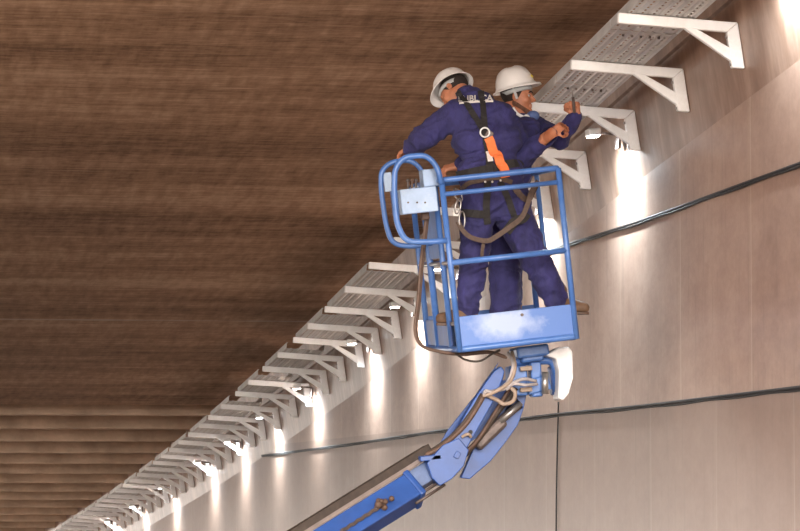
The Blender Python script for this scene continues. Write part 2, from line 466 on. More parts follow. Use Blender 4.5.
# ------------------------------------------------------------------ perforated cable trays
TX0, TW, TH = ARM - .055, .41, .065      # outer edge measured from the wall corner, width, lip height
def tray_mesh(L, fine):
    """perforated pan with turned-up lips; x from the wall, y along"""
    vs, fs = [], []
    idx = {}
    def vert(x, y, z):
        k = (round(x, 5), round(y, 5), round(z, 5))
        if k not in idx: idx[k] = len(vs); vs.append(V((x, y, z)))
        return idx[k]
    nx = 12
    x0 = TX0 - TW; dx = TW / nx
    ny = max(4, int(L / (.075 if fine else .15))); dy = L / ny
    def q(a, b, c, d): fs.append((vert(*a), vert(*b), vert(*c), vert(*d)))
    for i in range(nx):
        for j in range(ny):
            xa, xb, ya, yb = x0 + i * dx, x0 + (i + 1) * dx, j * dy, (j + 1) * dy
            if i % 2 == 1 and j > 0 and j < ny - 1:
                ha, hb, hc, hd = xa + dx * .3, xb - dx * .3, ya + dy * .2, yb - dy * .2
                q((xa, ya, 0), (xb, ya, 0), (hb, hc, 0), (ha, hc, 0)); q((xb, ya, 0), (xb, yb, 0), (hb, hd, 0), (hb, hc, 0))
                q((xb, yb, 0), (xa, yb, 0), (ha, hd, 0), (hb, hd, 0)); q((xa, yb, 0), (xa, ya, 0), (ha, hc, 0), (ha, hd, 0))
            else:
                h = .006 if i % 2 == 0 else 0        # raised ribs between the slot rows
                xm = (xa + xb) / 2
                if h:
                    q((xa, ya, 0), (xm, ya, h), (xm, yb, h), (xa, yb, 0)); q((xm, ya, h), (xb, ya, 0), (xb, yb, 0), (xm, yb, h))
                else: q((xa, ya, 0), (xb, ya, 0), (xb, yb, 0), (xa, yb, 0))
    return vs, fs
def lip(L, x, s):
    return cat_(boxm(Matrix.Translation(V((x, L / 2, TH / 2))), .003, L, TH, 0), boxm(Matrix.Translation(V((x - s * .008, L / 2, TH))), .016, L, .003, 0))
def make_tray(Y0, Y1, label, fine, splice=False):
    p0 = tun(LC, AC, Y0); p1 = tun(LC, AC, Y1); L = (p1 - p0).length
    r = thing('cable_tray', label, 'cable tray', p0, 'perforated cable trays on the brackets'); r['_local'] = 1
    d = (p1 - p0).normalized(); X = V((-math.cos(TILT), 0, math.sin(TILT))); X = (X - d * X.dot(d)).normalized(); Z = d.cross(X)
    r.rotation_euler = frame(V((0, 0, 0)), X, -d, Z).to_euler(); r.location = p1 + Z * .004
    o = mobj('tray_base', *tray_mesh(L, fine), M['galv']); o.parent = r
    md = o.modifiers.new('t', 'SOLIDIFY'); md.thickness = .002; md.offset = 1
    for s, x in ((1, TX0), (-1, TX0 - TW)):
        a = mobj('side_lip', *lip(L, x, s), M['galv']); a.parent = r
    if splice:
        for i in range(5):
            b = mobj('splice_bolt', *cyl(V((TX0 - .1 - i * .055, L - .10, -.012)), V((TX0 - .1 - i * .055, L - .10, .01)), .008, 8), M['grime']); b.parent = r
    return r
near = [(YS + .2, BY[0] + .45), (BY[0] + .47, BY[1] + .75), (BY[1] + .77, BY[2] + .9)]
tl = ['perforated steel tray at the top edge, running out of the picture over the nearest bracket',
      'perforated steel tray between the two nearest brackets', 'perforated steel tray above the worker\'s raised hand']
for (a, b), l in zip(near, tl): make_tray(a, b, l, True, True)
k = 0
i = 7
far = []
for a, b, da in ((7, 9, .55), (9, 11, .65), (12, 13, -.35), (14, 15, -.5), (16, 17, -.4), (18, 19, -.4)):
    far.append((BY[a] + da, BY[b] + .25))
i = 20
while i + 1 < len(BY): far.append((BY[i] - .4, BY[i + 1] + .3)); i += 2
for j, (a, b) in enumerate(far):
    make_tray(a, b, '%s perforated tray section past the basket, counted down the row of brackets' % ORD[j], j < 4)

# ------------------------------------------------------------------ flood lamps under the trays
def make_lamp(Y, label, power):
    c = tun(LC, AC, Y); X = V((-math.cos(TILT), 0, math.sin(TILT))); Z = V((math.sin(TILT), 0, math.cos(TILT))); Yv = Z.cross(X)
    base = c - Z * (.14 if Y > 19 else -.12)
    r = thing('flood_lamp', label, 'lamp', base, 'flood lamps on the wall below the trays'); r['_local'] = 1
    r.rotation_euler = frame(V((0, 0, 0)), X, Yv, Z).to_euler()
    def add(n, vf, m, par=r):
        o = mobj(n, *vf, m); o.parent = par; return o
    hd = Matrix.Translation(V((.19, 0, .05))) @ Matrix.Rotation(math.radians(8), 4, 'Y')
    add('housing', boxm(hd, .09, .12, .05, .01), M['galv'])
    add('lens', boxm(hd @ Matrix.Translation(V((0, 0, -.028))), .07, .095, .008, .002), M['glow'])
    add('wall_mount', cat_(boxm(Matrix.Translation(V((.01, 0, .0))), .02, .10, .10, .003), boxm(Matrix.Translation(V((.09, 0, .05))), .16, .03, .02, .003)), M['grime'])
    ld_ = bpy.data.lights.new('lamp_light', 'SPOT'); ld_.energy = power; ld_.color = (.74, .90, 1.0)
    ld_.spot_size = math.radians(158); ld_.spot_blend = 1.0; ld_.shadow_soft_size = .04
    lo = bpy.data.objects.new('lamp_light', ld_); COL.objects.link(lo); lo.parent = r
    lo.location = (.19, 0, -.01); lo.rotation_euler = (0, math.radians(22 if Y > 19 else 40), 0)
LY = [18.5, 22.95, 25.9, 29.6, 32.2, 35.2, 39.7, 43.3, 46.8, 50.3, 55.2, 59.5, 63.5]
LPX = [(801, None), (613, None)]
for j, y in enumerate(LY):
    lab = ['bright flood lamp at the top right corner of the picture', 'small flood lamp on the wall just beyond the bracket being bolted',
           'flood lamp on the wall hidden behind the lift basket'][j] if j < 3 else '%s flood lamp on the wall past the lift basket, counted away from it' % ORD[j - 3]
    make_lamp(y, lab, LAMP_W * (.55 if j == 0 else 1.0))

# ------------------------------------------------------------------ cables on the wall
def wall_cable(name, pts, r, label, gap=0.012, twin=True):
    P = [atX(px, py, LPANEL - gap) for px, py in pts]
    # follow the bend of the wall
    Q = smooth_path(P, 12); Q = [V((q.x - bend(q.y), q.y, q.z)) for q in Q]
    a = tube(Q, r, 8)
    if twin: a = cat_(a, tube([q + V((0, 0, -1.7 * r + .003 * math.sin(i * .7))) for i, q in enumerate(Q)], r * .8, 8))
    o = mobj(name, *a, M['cable'], smooth=True)
    tag(o, label, 'cable'); return o
wall_cable('wall_cable', [(880, 130), (840, 147.5), (800, 163), (720, 192), (650, 217.5), (600, 234), (565, 245), (530, 256), (480, 271)], .009, 'black cable pair running along the wall above basket height, right of the workers')
wall_cable('wall_cable', [(880, 376), (840, 381.5), (800, 387), (720, 396.5), (640, 406), (545, 415.5), (480, 425), (420, 433.5), (350, 444), (270, 455.5)], .009, 'black cable pair running along the lower wall behind the blue boom')
v = wall_cable('hanging_cable', [(558.5, 402), (557.5, 440), (556.5, 490), (556, 545)], .006, 'thin dark cable hanging straight down the wall below the white basket cover', twin=False)

# ------------------------------------------------------------------ the boom lift
YB = 21.4
O0 = at(460, 352, YB)
PP = 3440 * .985 / YB
rl = math.radians(6.7); tl_ = math.radians(3.0)
bu = V((math.cos(rl), 0, math.sin(rl))); bw0 = V((-math.sin(rl), 0, math.cos(rl))); bv0 = V((0, 1, 0))
bv = bv0 * math.cos(tl_) + bw0 * math.sin(tl_); bw = bw0 * math.cos(tl_) - bv0 * math.sin(tl_)
def Bk(u, v, w_): return O0 + bu * u + bv * v + bw * w_
BWD, BDP, BHT = .755, 1.2, 1.09
def Bpx(px, py, v=0.0):
    """point on the basket's plane at depth v whose picture is px,py"""
    d = ray(px, py); o = Bk(0, v, 0); t = (o - CAM).dot(bv) / d.dot(bv); return CAM + d * t
base_pt = tun(at(20, 720, 22).x, AFLOOR, 22.0)
lift = thing('boom_lift', 'blue boom lift holding both workers up in its railed basket', 'boom lift', base_pt)
def P(name, vf, mat, par=lift, smooth=False): return mobj(name, *vf, mat, par, smooth)
BM = frame(O0, bu, bv, bw)
def bbox(u0, u1, v0, v1, w0, w1, bev=.004):
    return boxm(BM @ Matrix.Translation(V(((u0 + u1) / 2, (v0 + v1) / 2, (w0 + w1) / 2))), u1 - u0, v1 - v0, w1 - w0, bev)
def worn_sheen_material():
    m, nt, b = new_mat('worn_sheen_blue_paint')
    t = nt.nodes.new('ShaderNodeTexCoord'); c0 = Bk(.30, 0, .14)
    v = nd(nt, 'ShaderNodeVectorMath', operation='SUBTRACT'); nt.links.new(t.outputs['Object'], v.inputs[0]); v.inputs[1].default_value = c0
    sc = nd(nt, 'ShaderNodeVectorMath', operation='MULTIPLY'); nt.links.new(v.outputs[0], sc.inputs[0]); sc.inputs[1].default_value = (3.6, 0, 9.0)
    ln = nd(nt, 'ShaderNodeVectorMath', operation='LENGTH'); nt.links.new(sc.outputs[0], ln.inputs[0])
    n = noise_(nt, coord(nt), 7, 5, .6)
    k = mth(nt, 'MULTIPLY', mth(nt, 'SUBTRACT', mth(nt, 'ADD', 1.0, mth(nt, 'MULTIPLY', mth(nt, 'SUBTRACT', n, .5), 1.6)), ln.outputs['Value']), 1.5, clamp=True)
    c = mix(nt, mth(nt, 'MULTIPLY', k, .75), (.062, .155, .45), (.42, .49, .64))  # pale patch: sheen painted into the blue together with wear
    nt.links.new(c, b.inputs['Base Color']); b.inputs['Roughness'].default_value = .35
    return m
M['bluewornsheen'] = worn_sheen_material()
basket = P('basket', bbox(.0, BWD, .0, BDP, .165, .19), M['grime'])
R_ = .019
def rail(name, pts, r=R_, mat='blue', rad=.05, closed=False, par=None):
    return P(name, tube(round_corners([Bk(*p) for p in pts], rad, 5, closed), r, 12, closed), M[mat], par or basket, True)
rail('top_rail', [(0, 0, BHT), (BWD, 0, BHT), (BWD, BDP, BHT), (0, BDP, BHT)], closed=True)
rail('lower_rail', [(.0, 0, 1.0), (BWD, 0, 1.0)], .016)
rail('mid_rail', [(0, 0, .565), (BWD, 0, .565)]); rail('mid_rail', [(BWD, 0, .565), (BWD, BDP, .565)], .015); rail('mid_rail', [(0, BDP, .565), (BWD, BDP, .565)], .015)
rail('mid_rail', [(0, 0, .565), (0, BDP, .565)], .013, 'steel')
for u, v_ in ((0, 0), (BWD, 0), (BWD, BDP), (0, BDP)): rail('corner_post', [(u, v_, .0), (u, v_, BHT)])
rail('side_post', [(0, .28, .0), (0, .28, BHT)]); rail('side_post', [(0, .78, .02), (0, .78, BHT)], .022)
rail('side_post', [(BWD, .72, .02), (BWD, .72, BHT)], .016)
rail('base_rail', [(0, 0, .015), (BWD, 0, .015), (BWD, BDP, .015), (0, BDP, .015)], .021, closed=True)
P('toe_board', bbox(.012, BWD - .012, -.006, .006, .03, .222, .003), M['bluewornsheen'], basket)
P('toe_board', bbox(.012, BWD - .012, BDP - .006, BDP + .006, .03, .222, .003), M['blue'], basket)
P('toe_board', bbox(-.006, .006, .25, BDP - .012, .03, .2, .003), M['bluedark'], basket)
P('toe_board', bbox(BWD - .006, BWD + .006, .012, BDP - .012, .03, .2, .003), M['blue'], basket)
P('side_panel', bbox(-.004, .004, .30, .77, .60, 1.0, .002), M['blue'], basket)
P('toe_bolt', cyl(Bk(.42, -.005, .19), Bk(.42, -.014, .19), .010, 10), M['grime'], basket)
for u in (.25, .5): P('cross_member', bbox(u - .03, u + .03, .05, BDP - .05, .05, .163), M['bluedark'], basket)

# control console with its two guard hoops on the left of the basket
con = P('control_console', boxm(frame(Bpx(418, 200.5, .08), bu, bv, bw), .235, .10, .16, .008), M['bluelight'])
P('switch_housing', boxm(frame(Bpx(429, 178, .16), bu, bv, bw), .10, .14, .11, .006), M['bluelight'], con)
P('side_shield', boxm(frame(Bpx(388, 182, .5), bu, bv, bw), .055, .012, .125, .004), M['bluelight'], con)
P('back_plate', boxm(frame(Bpx(396, 203, .5), bu, bv, bw), .06, .02, .16, .004), M['bluedark'], con)
for px in (408, 417, 425):
    c = Bpx(px, 202.5, .03); P('panel_hole', cyl(c, c - bv * .008, .006, 8), M['grime'], con)  # dark discs drawn for the small holes in the front plate
for px in (408, 412, 416):
    c = Bpx(px, 190, .10); P('joystick', cat_(cyl(c, c + bw * .055 + bu * .006, .007, 8), ball(c + bw * .06 + bu * .006, .013, 6)), M['grime'] if px != 412 else M['hose'], con)
hoopA = [(447, 240.5), (430, 242), (406, 242), (397, 225), (394, 190), (395, 168), (404, 157), (426, 155), (437, 166), (441.5, 184)]
P('guard_hoop', tube(round_corners([Bpx(x, y, -.02) for x, y in hoopA], .06, 6), R_, 12), M['blue'], con, True)
hoopB = [(432, 243), (412, 247), (392, 244), (386, 225), (381, 190), (381, 171), (391, 162), (410, 160), (420, 167), (425, 180)]
P('guard_hoop', tube(round_corners([Bpx(x, y, .5) for x, y in hoopB], .06, 6), .017, 12), M['blue'], con, True)
P('junction_block', boxm(frame(Bpx(425, 216, .2), bu, bv, bw), .05, .06, .05, .01), M['hose'], con)
for off, r_ in ((0, .011), (.03, .008)):
    hp = [(426, 218), (424, 238), (421, 262), (418, 300), (415, 330), (421, 345), (437, 351), (460, 354), (488, 352), (505, 357)]
    P('console_hose', tube(smooth_path([Bpx(x + off * 60, y + off * 30, .25 + off) for x, y in hp], 6), r_, 8), M['hose'], con, True)
P('console_hose', tube(smooth_path([Bpx(x, y, .2) for x, y in [(455, 353), (466, 360), (480, 361), (492, 354), (500, 350)]], 6), .007, 8), M['chain'], con, True)

# rotator and jib
YJ = YB + .55
def J(px, py, dy=0.0): return at(px, py, YJ + dy)
rot = P('rotator', cat_(beam(J(513, 354), J(545, 350), .30, .075, 0, .015), beam(J(519, 360), J(541, 357), .22, .05, 0, .015)), M['blue'])
P('rotator_arm', tube(round_corners([J(512, 362), J(530, 361), J(552, 360), J(557, 372), J(557, 392)], .05, 5), .028, 12), M['blue'], rot, True)
P('pivot_block', cat_(beam(J(534, 362), J(536, 397), .12, .07, 0, .01), beam(J(525, 388), J(548, 382), .14, .10, 0, .01)), M['blue'], rot)
P('pivot_plate', beam(J(516, 366), J(517, 396), .16, .12, 0, .012), M['blue'], rot)
P('hinge_pin', cyl(J(545, 372, -.12), J(545, 394, -.12), .022, 12), M['steel'], rot, True)
P('motor', beam(J(552, 366, .05), J(555, 395, .05), .1, .05, 0, .012), M['bluedark'], rot)
for y in (369, 390): P('clamp', beam(J(520, y, -.12), J(532, y - 1, -.12), .03, .03, 0, .006), M['hosetan'], rot)
# white C-shaped cover
outl = [(546, 355), (560, 347), (569, 346.5), (573, 352), (573.5, 378), (569, 394), (563.5, 400.5), (558.5, 398.5), (559, 370), (556, 359)]
def extrude_px(pts, Yc, dep, bev=.012):
    bm = bmesh.new()
    a = [bm.verts.new(at(x, y, Yc - dep / 2)) for x, y in pts]; n = V((0, dep, 0))
    b = [bm.verts.new(v.co + n) for v in a]; m = len(pts)
    bm.faces.new(a); bm.faces.new(b[::-1])
    for i in range(m): bm.faces.new((a[i], b[i], b[(i + 1) % m], a[(i + 1) % m]))
    bmesh.ops.recalc_face_normals(bm, faces=bm.faces[:])
    bmesh.ops.bevel(bm, geom=[e for e in bm.edges], offset=bev, segments=3, affect='EDGES', profile=.5)
    bmesh.ops.triangulate(bm, faces=[f for f in bm.faces if len(f.verts) > 4])
    bm.verts.ensure_lookup_table(); bm.verts.index_update()
    r = [v.co.copy() for v in bm.verts], [[v.index for v in f.verts] for f in bm.faces]; bm.free(); return r
o = P('end_cover', extrude_px(outl, YJ - .05, .20), M['white'], rot); o['label'] = 'white plastic end cover'
# jib links
jib = P('jib_arm', extrude_px([(494, 371), (501, 366), (505, 371), (503, 379), (494, 401), (481, 424), (468, 447), (459, 459), (449, 453), (452, 443), (459, 425), (474, 400), (486, 382)], YJ - .10, .09, .008), M['boomblue'])
P('jib_arm_flange', extrude_px([(489, 381), (494, 371), (470, 410), (446, 444), (436, 450), (448, 430), (470, 402)], YJ + .12, .03, .003), M['boomblue'], jib)
P('jib_hole', cyl(J(470.5, 432, -.15), J(470.5, 432, -.142), .014, 12), M['rubber'], jib)
P('jib_link', extrude_px([(514, 384), (527, 392), (524, 408), (518, 425), (506, 442), (491, 461), (470, 479), (461, 478), (497, 394), (484, 418), (470, 443), (452, 462)], YJ + .10, .07, .005), M['boomblue'])
P('jib_cylinder', cat_(beam(J(519, 405), J(500, 421), .05, .05, 0, .012), beam(J(504, 420), J(476, 447), .075, .075, 0, .02)), M['grime'])
P('cylinder_rod', cyl(J(521, 403, -.03), J(500, 422, -.03), .018, 12), M['steel'], None or lift, True)
P('elbow', extrude_px([(427, 463), (443, 445), (459, 438), (469, 450), (464, 466), (452, 479), (440, 486), (432, 478)], YJ - .05, .22, .006), M['boomblue'])
P('elbow_recess', beam(J(455.5, 458, -.165), J(459, 452, -.165), .012, .035, 0, .004), M['bluedark'])
P('elbow_step', beam(J(419, 459, -.1), J(440, 457, -.1), .12, .035, 0, .006), M['boomblue'])
# telescopic boom
bd0 = J(436, 468, 0); bd1 = at(40, 721, YJ - .9)
dirb = (bd1 - bd0).normalized()
def along(px_t): return bd0 + dirb * px_t
LB = (bd1 - bd0).length
P('inner_boom', beam(along(.0), along(1.0), .11, .13, math.radians(18)), M['boomgrey'])
nv = V((dirb.z, 0, -dirb.x)).normalized(); nv = nv if nv.z > 0 else -nv
P('outer_boom', beam(along(.22) - nv * .035, along(LB), .19, .175, math.radians(24), .01), M['boomblue'])
P('boom_end_collar', beam(along(.20) - nv * .035, along(.245) - nv * .035, .215, .20, math.radians(24), .012), M['boomblue'])
P('boom_rib', beam(along(.42) - nv * .05 + V((0, -.105, 0)), along(LB) - nv * .05 + V((0, -.105, 0)), .02, .05, math.radians(24), .004), M['bluedark'])
P('hose_tray', beam(along(-.02) + nv * .10, along(LB) + nv * .12, .10, .03, 0, .004), M['traymetal'])
P('hose_carrier', beam(along(-.02) + nv * .135, along(LB) + nv * .155, .10, .055, 0, .006), M['chain'])
for o_ in (-.03, -.065): P('extension_rod', cyl(along(.02) - nv * (.05 - o_) + V((0, -.08, 0)), along(.26) - nv * (.05 - o_) + V((0, -.08, 0)), .010, 8), M['grime'], lift, True)
cl = along(.46) - nv * .0 + V((0, -.12, 0))
P('hose_clamp', cat_(*[ball(cl + V((random.uniform(-.05, .05), random.uniform(-.03, .02), random.uniform(-.03, .04))), random.uniform(.014, .028), 6) for _ in range(9)]), M['hose'])
P('boom_chain', tube([cl - V((0, .0, .01)) + dirb * (i * .03) + nv * (.006 * (i % 2)) for i in range(30)], .013, 6), M['grime'])
# hoses
def hose(pts, r, mat): P('jib_hose', tube(smooth_path([J(*p) for p in pts], 7), r, 8), M[mat], lift, True)
hose([(508, 353, -.1), (513, 364, -.2), (510, 378, -.2), (504, 386, -.22), (493, 392, -.22), (486, 391, -.22), (484, 395, -.2)], .012, 'hosegrey')
hose([(512, 352, -.1), (515, 366, -.2), (511, 380, -.22), (502, 388, -.24), (490, 394, -.22), (483, 396, -.2)], .012, 'hosetan')
hose([(536, 381, -.15), (524, 379, -.2), (513, 383, -.22), (504, 389, -.22), (488, 392, -.2)], .011, 'hosegrey')
hose([(537, 384, -.15), (526, 385, -.22), (514, 384, -.22), (506, 390, -.22)], .010, 'hosegrey')
hose([(508, 386, -.2), (515, 392, -.22), (513, 401, -.2), (504, 404, -.2), (497, 400, -.18), (484, 394, -.2)], .013, 'hosetan')
hose([(484, 395, -.17), (478, 406, -.17), (466, 424, -.17), (452, 438, -.15), (438, 449, -.1), (426, 455, -.06)], .015, 'hose')
hose([(482, 394, -.15), (474, 408, -.15), (461, 426, -.15), (447, 440, -.12), (428, 453, -.04)], .013, 'chain')
hose([(462, 437, -.17), (468, 434, -.19), (471, 437, -.17)], .010, 'hosetan')
hose([(516, 388, -.1), (508, 400, -.08), (498, 412, -.06), (484, 432, -.05), (470, 450, -.06), (462, 458, -.1)], .017, 'chain')
hose([(511, 386, -.1), (504, 398, -.09), (494, 414, -.07), (479, 438, -.06), (466, 452, -.08)], .013, 'hose')
# chassis out of the frame, carrying the boom
fz = base_pt.z
tt = V((bd1.x - .25, bd1.y, 0))
P('turntable', cat_(boxm(Matrix.Translation(V((tt.x, tt.y, (fz + .75 + bd1.z + .1) / 2))), .9, .8, bd1.z + .1 - fz - .75, .06), cyl(V((tt.x, tt.y, fz + .6)), V((tt.x, tt.y, fz + .80)), .35, 24)), M['blue'])
ch = P('chassis', boxm(Matrix.Translation(V((tt.x, tt.y, fz + .48))), 2.1, 1.1, .34, .05), M['bluedark'])
for sx in (-.75, .75):
    for sy in (-.68, .68):
        c = V((tt.x + sx, tt.y + sy, fz + .40))
        P('wheel', cyl(c - V((0, .14, 0)), c + V((0, .14, 0)), .40, 28), M['rubber'], lift)

# ------------------------------------------------------------------ bodies: smooth distance fields turned into meshes
class Field:
    def __init__(s, lo, hi, h):
        s.h = h; s.lo = np.array(lo, float); s.n = np.ceil((np.array(hi) - s.lo) / h).astype(int) + 1
        s.v = np.full(s.n, 1.0, np.float32)
    def _sl(s, a, b):
        i0 = np.clip(np.floor((a - s.lo) / s.h).astype(int), 0, s.n - 1); i1 = np.clip(np.ceil((b - s.lo) / s.h).astype(int) + 1, 1, s.n)
        sl = tuple(slice(x, y) for x, y in zip(i0, i1))
        g = np.meshgrid(*[s.lo[k] + s.h * np.arange(i0[k], i1[k]) for k in range(3)], indexing='ij')
        return sl, g
    def _comb(s, sl, d, k, sub=False):
        o = s.v[sl]
        if sub:
            d = -d; hh = np.clip(.5 - .5 * (o - d) / k, 0, 1) if k else None
            s.v[sl] = np.maximum(o, d) + (k * hh * (1 - hh) if k else 0)
            return
        hh = np.clip(.5 + .5 * (o - d) / k, 0, 1)
        s.v[sl] = o * (1 - hh) + d * hh - k * hh * (1 - hh)
    def cap(s, a, b, ra, rb, k=.02):
        a, b = np.array(a, float), np.array(b, float); m = max(ra, rb) + k + .06
        sl, (X, Y, Z) = s._sl(np.minimum(a, b) - m, np.maximum(a, b) + m)
        d = b - a; L2 = max(1e-9, d @ d)
        t = np.clip(((X - a[0]) * d[0] + (Y - a[1]) * d[1] + (Z - a[2]) * d[2]) / L2, 0, 1)
        dist = np.sqrt((X - a[0] - t * d[0]) ** 2 + (Y - a[1] - t * d[1]) ** 2 + (Z - a[2] - t * d[2]) ** 2) - (ra + (rb - ra) * t)
        s._comb(sl, dist, k)
    def ell(s, c, r, R=None, k=.02, sub=False):
        c = np.array(c, float); r = np.array(r, float); m = r.max() + k + .06
        sl, (X, Y, Z) = s._sl(c - m, c + m)
        q = np.stack([X - c[0], Y - c[1], Z - c[2]], -1)
        if R is not None: q = q @ np.array(R)            # columns of R are the local axes
        k0 = np.sqrt(((q / r) ** 2).sum(-1)); k1 = np.sqrt(((q / (r * r)) ** 2).sum(-1)) + 1e-9
        s._comb(sl, k0 * (k0 - 1) / k1, k, sub)
    def cut(s, p, n):
        """remove what lies on the side n points to"""
        g = np.meshgrid(*[s.lo[k] + s.h * np.arange(s.n[k]) for k in range(3)], indexing='ij')
        s.v = np.maximum(s.v, ((g[0] - p[0]) * n[0] + (g[1] - p[1]) * n[1] + (g[2] - p[2]) * n[2]).astype(np.float32))
    def mesh(s):
        v = s.v; ins = v < 0
        cs = [(i, j, k) for i in (0, 1) for j in (0, 1) for k in (0, 1)]
        sh = tuple(x - 1 for x in v.shape)
        cnt = np.zeros(sh, np.uint8)
        for i, j, k in cs: cnt += ins[i:i + sh[0], j:j + sh[1], k:k + sh[2]]
        act = (cnt > 0) & (cnt < 8); I = np.argwhere(act); idm = np.full(sh, -1, np.int32); idm[act] = np.arange(len(I))
        val = np.stack([v[I[:, 0] + i, I[:, 1] + j, I[:, 2] + k] for i, j, k in cs], 1)
        pos = np.zeros((len(I), 3)); num = np.zeros(len(I))
        ca = np.array(cs)
        for a in range(8):
            for b in range(a + 1, 8):
                if np.abs(ca[a] - ca[b]).sum() != 1: continue
                va, vb = val[:, a], val[:, b]; x = (va < 0) != (vb < 0)
                t = np.where(x, va / np.where(x, va - vb, 1), 0)
                pos += np.where(x[:, None], ca[a] + t[:, None] * (ca[b] - ca[a]), 0); num += x
        P_ = s.lo + s.h * (I + pos / num[:, None])
        F_ = []
        for ax in range(3):
            u, w_ = (ax + 1) % 3, (ax + 2) % 3
            A = np.moveaxis(ins, (ax, u, w_), (0, 1, 2)); D = np.moveaxis(idm, (ax, u, w_), (0, 1, 2))
            x = A[:-1, 1:-1, 1:-1] != A[1:, 1:-1, 1:-1]; E = np.argwhere(x)
            i, j, k = E[:, 0], E[:, 1] + 1, E[:, 2] + 1
            q = np.stack([D[i, j - 1, k - 1], D[i, j, k - 1], D[i, j, k], D[i, j - 1, k]], 1)
            fl = ~A[i, j, k]; q[fl] = q[fl][:, ::-1]; F_.append(q)
        return P_, np.concatenate(F_)
def field_obj(name, fld, mat, parent=None, disp=None):
    P_, F_ = fld.mesh()
    me = bpy.data.meshes.new(name); me.from_pydata(P_.tolist(), [], F_.tolist()); me.update()
    me.polygons.foreach_set('use_smooth', [True] * len(me.polygons)); me.materials.append(mat)
    if disp:
        nr = np.empty(len(P_) * 3, np.float32); me.vertices.foreach_get('normal', nr); nr = nr.reshape(-1, 3)
        amp = np.array([disp(V(p)) for p in P_]); me.vertices.foreach_set('co', (P_ + nr * amp[:, None]).ravel()); me.update()
    o = bpy.data.objects.new(name, me); COL.objects.link(o)
    if parent is not None: attach(o, parent)
    return o
def folds(amp=.007):
    def f(p):
        q = V((p.x * 7 + p.z * 3, p.y * 7, p.z * 13 - p.x * 4)); w_ = noise.noise(q * .6) * 1.5
        a = noise.noise(q + V((w_, w_, w_))); b = noise.noise(V((p.x * 26, p.y * 20, p.z * 15)))
        return amp * ((1 - abs(a) * 2.2) * .9 + .4 * b)
    return f
def add_hand(f, wrist, d, n, thumb_sign, curls, scale=1.0, spread=.06, thumb_curl=.5):
    d = V(d).normalized(); n = V(n); n = (n - d * n.dot(d)).normalized(); s = d.cross(n) * thumb_sign; wr = V(wrist)
    k = .007; S = scale
    offs = (.030, .010, -.010, -.029); lens = (.072, .081, .075, .060)
    for i in range(4):
        kn = wr + d * (.088 - .006 * abs(i - 1.2)) * S + s * offs[i] * S
        f.cap(wr + d * .012 * S + s * offs[i] * .6 * S, kn, .016 * S, .0125 * S, .014)
    for i in range(4):
        p = wr + d * (.088 - .006 * abs(i - 1.2)) * S + s * offs[i] * S
        ang = 0; L = lens[i] * S
        dirf = (d + s * spread * (1.5 - i)).normalized()
        for j, (fr, c) in enumerate(zip((.46, .30, .24), curls)):
            ang += c; dd = dirf * math.cos(ang) + n * math.sin(ang)
            q = p + dd * L * fr; f.cap(p, q, (.0098 - .0008 * j) * S, (.0092 - .0010 * j) * S, k * .7); p = q
    p = wr + d * .026 * S + s * .026 * S
    d1 = (d * .62 + s * .62 + n * .45).normalized(); q = p + d1 * .046 * S; f.cap(p, q, .0155 * S, .0115 * S, .012)
    d2 = (d * .75 + s * (.25 - thumb_curl * .6) + n * (.35 + thumb_curl * .5)).normalized(); r = q + d2 * .034 * S; f.cap(q, r, .0112 * S, .0098 * S, k)
    d3 = (d * .7 + s * (-.1 - thumb_curl * .5) + n * (.35 + thumb_curl * .4)).normalized(); f.cap(r, r + d3 * .027 * S, .0100 * S, .0082 * S, k)
def head_frame(fwd, up):
    x = V(fwd).normalized(); z = V(up); z = (z - x * z.dot(x)).normalized(); y = z.cross(x)
    return Matrix((x, y, z)).transposed()
def add_head(f, c, R, s=1.0):
    T = lambda x, y, z: V(c) + R @ V((x, y, z)) * s
    Rn = np.array(R)
    f.ell(T(-.012, 0, .035), (.098 * s, .076 * s, .095 * s), Rn, .02)
    f.ell(T(.030, 0, -.028), (.062 * s, .058 * s, .085 * s), Rn, .03)
    for m in (1, -1):
        f.cap(T(-.005, .048 * m, -.055), T(.068, .012 * m, -.100), .022 * s, .018 * s, .025)
        f.cap(T(.080, .038 * m, .024), T(.089, .010 * m, .022), .010 * s, .010 * s, .012)
        f.ell(T(.060, .040 * m, -.028), (.026 * s, .022 * s, .024 * s), Rn, .02)
        f.ell(T(.104, .031 * m, .004), (.018 * s, .019 * s, .012 * s), Rn, .010, True)
        f.ell(T(-.008, .080 * m, -.006), (.020 * s, .009 * s, .032 * s), Rn, .006)
        f.ell(T(.004, .084 * m, -.004), (.007 * s, .006 * s, .014 * s), Rn, .004, True)
        f.ell(T(.100, .012 * m, -.034), (.011 * s, .009 * s, .008 * s), Rn, .006)
    f.cap(T(.088, 0, .012), T(.114, 0, -.026), .009 * s, .0125 * s, .008)
    f.ell(T(.076, 0, -.100), (.022 * s, .024 * s, .018 * s), Rn, .018)
    f.cap(T(.091, -.019, -.058), T(.091, .019, -.058), .0075 * s, .0075 * s, .005)
    f.cap(T(.089, -.017, -.070), T(.089, .017, -.070), .0085 * s, .0085 * s, .005)
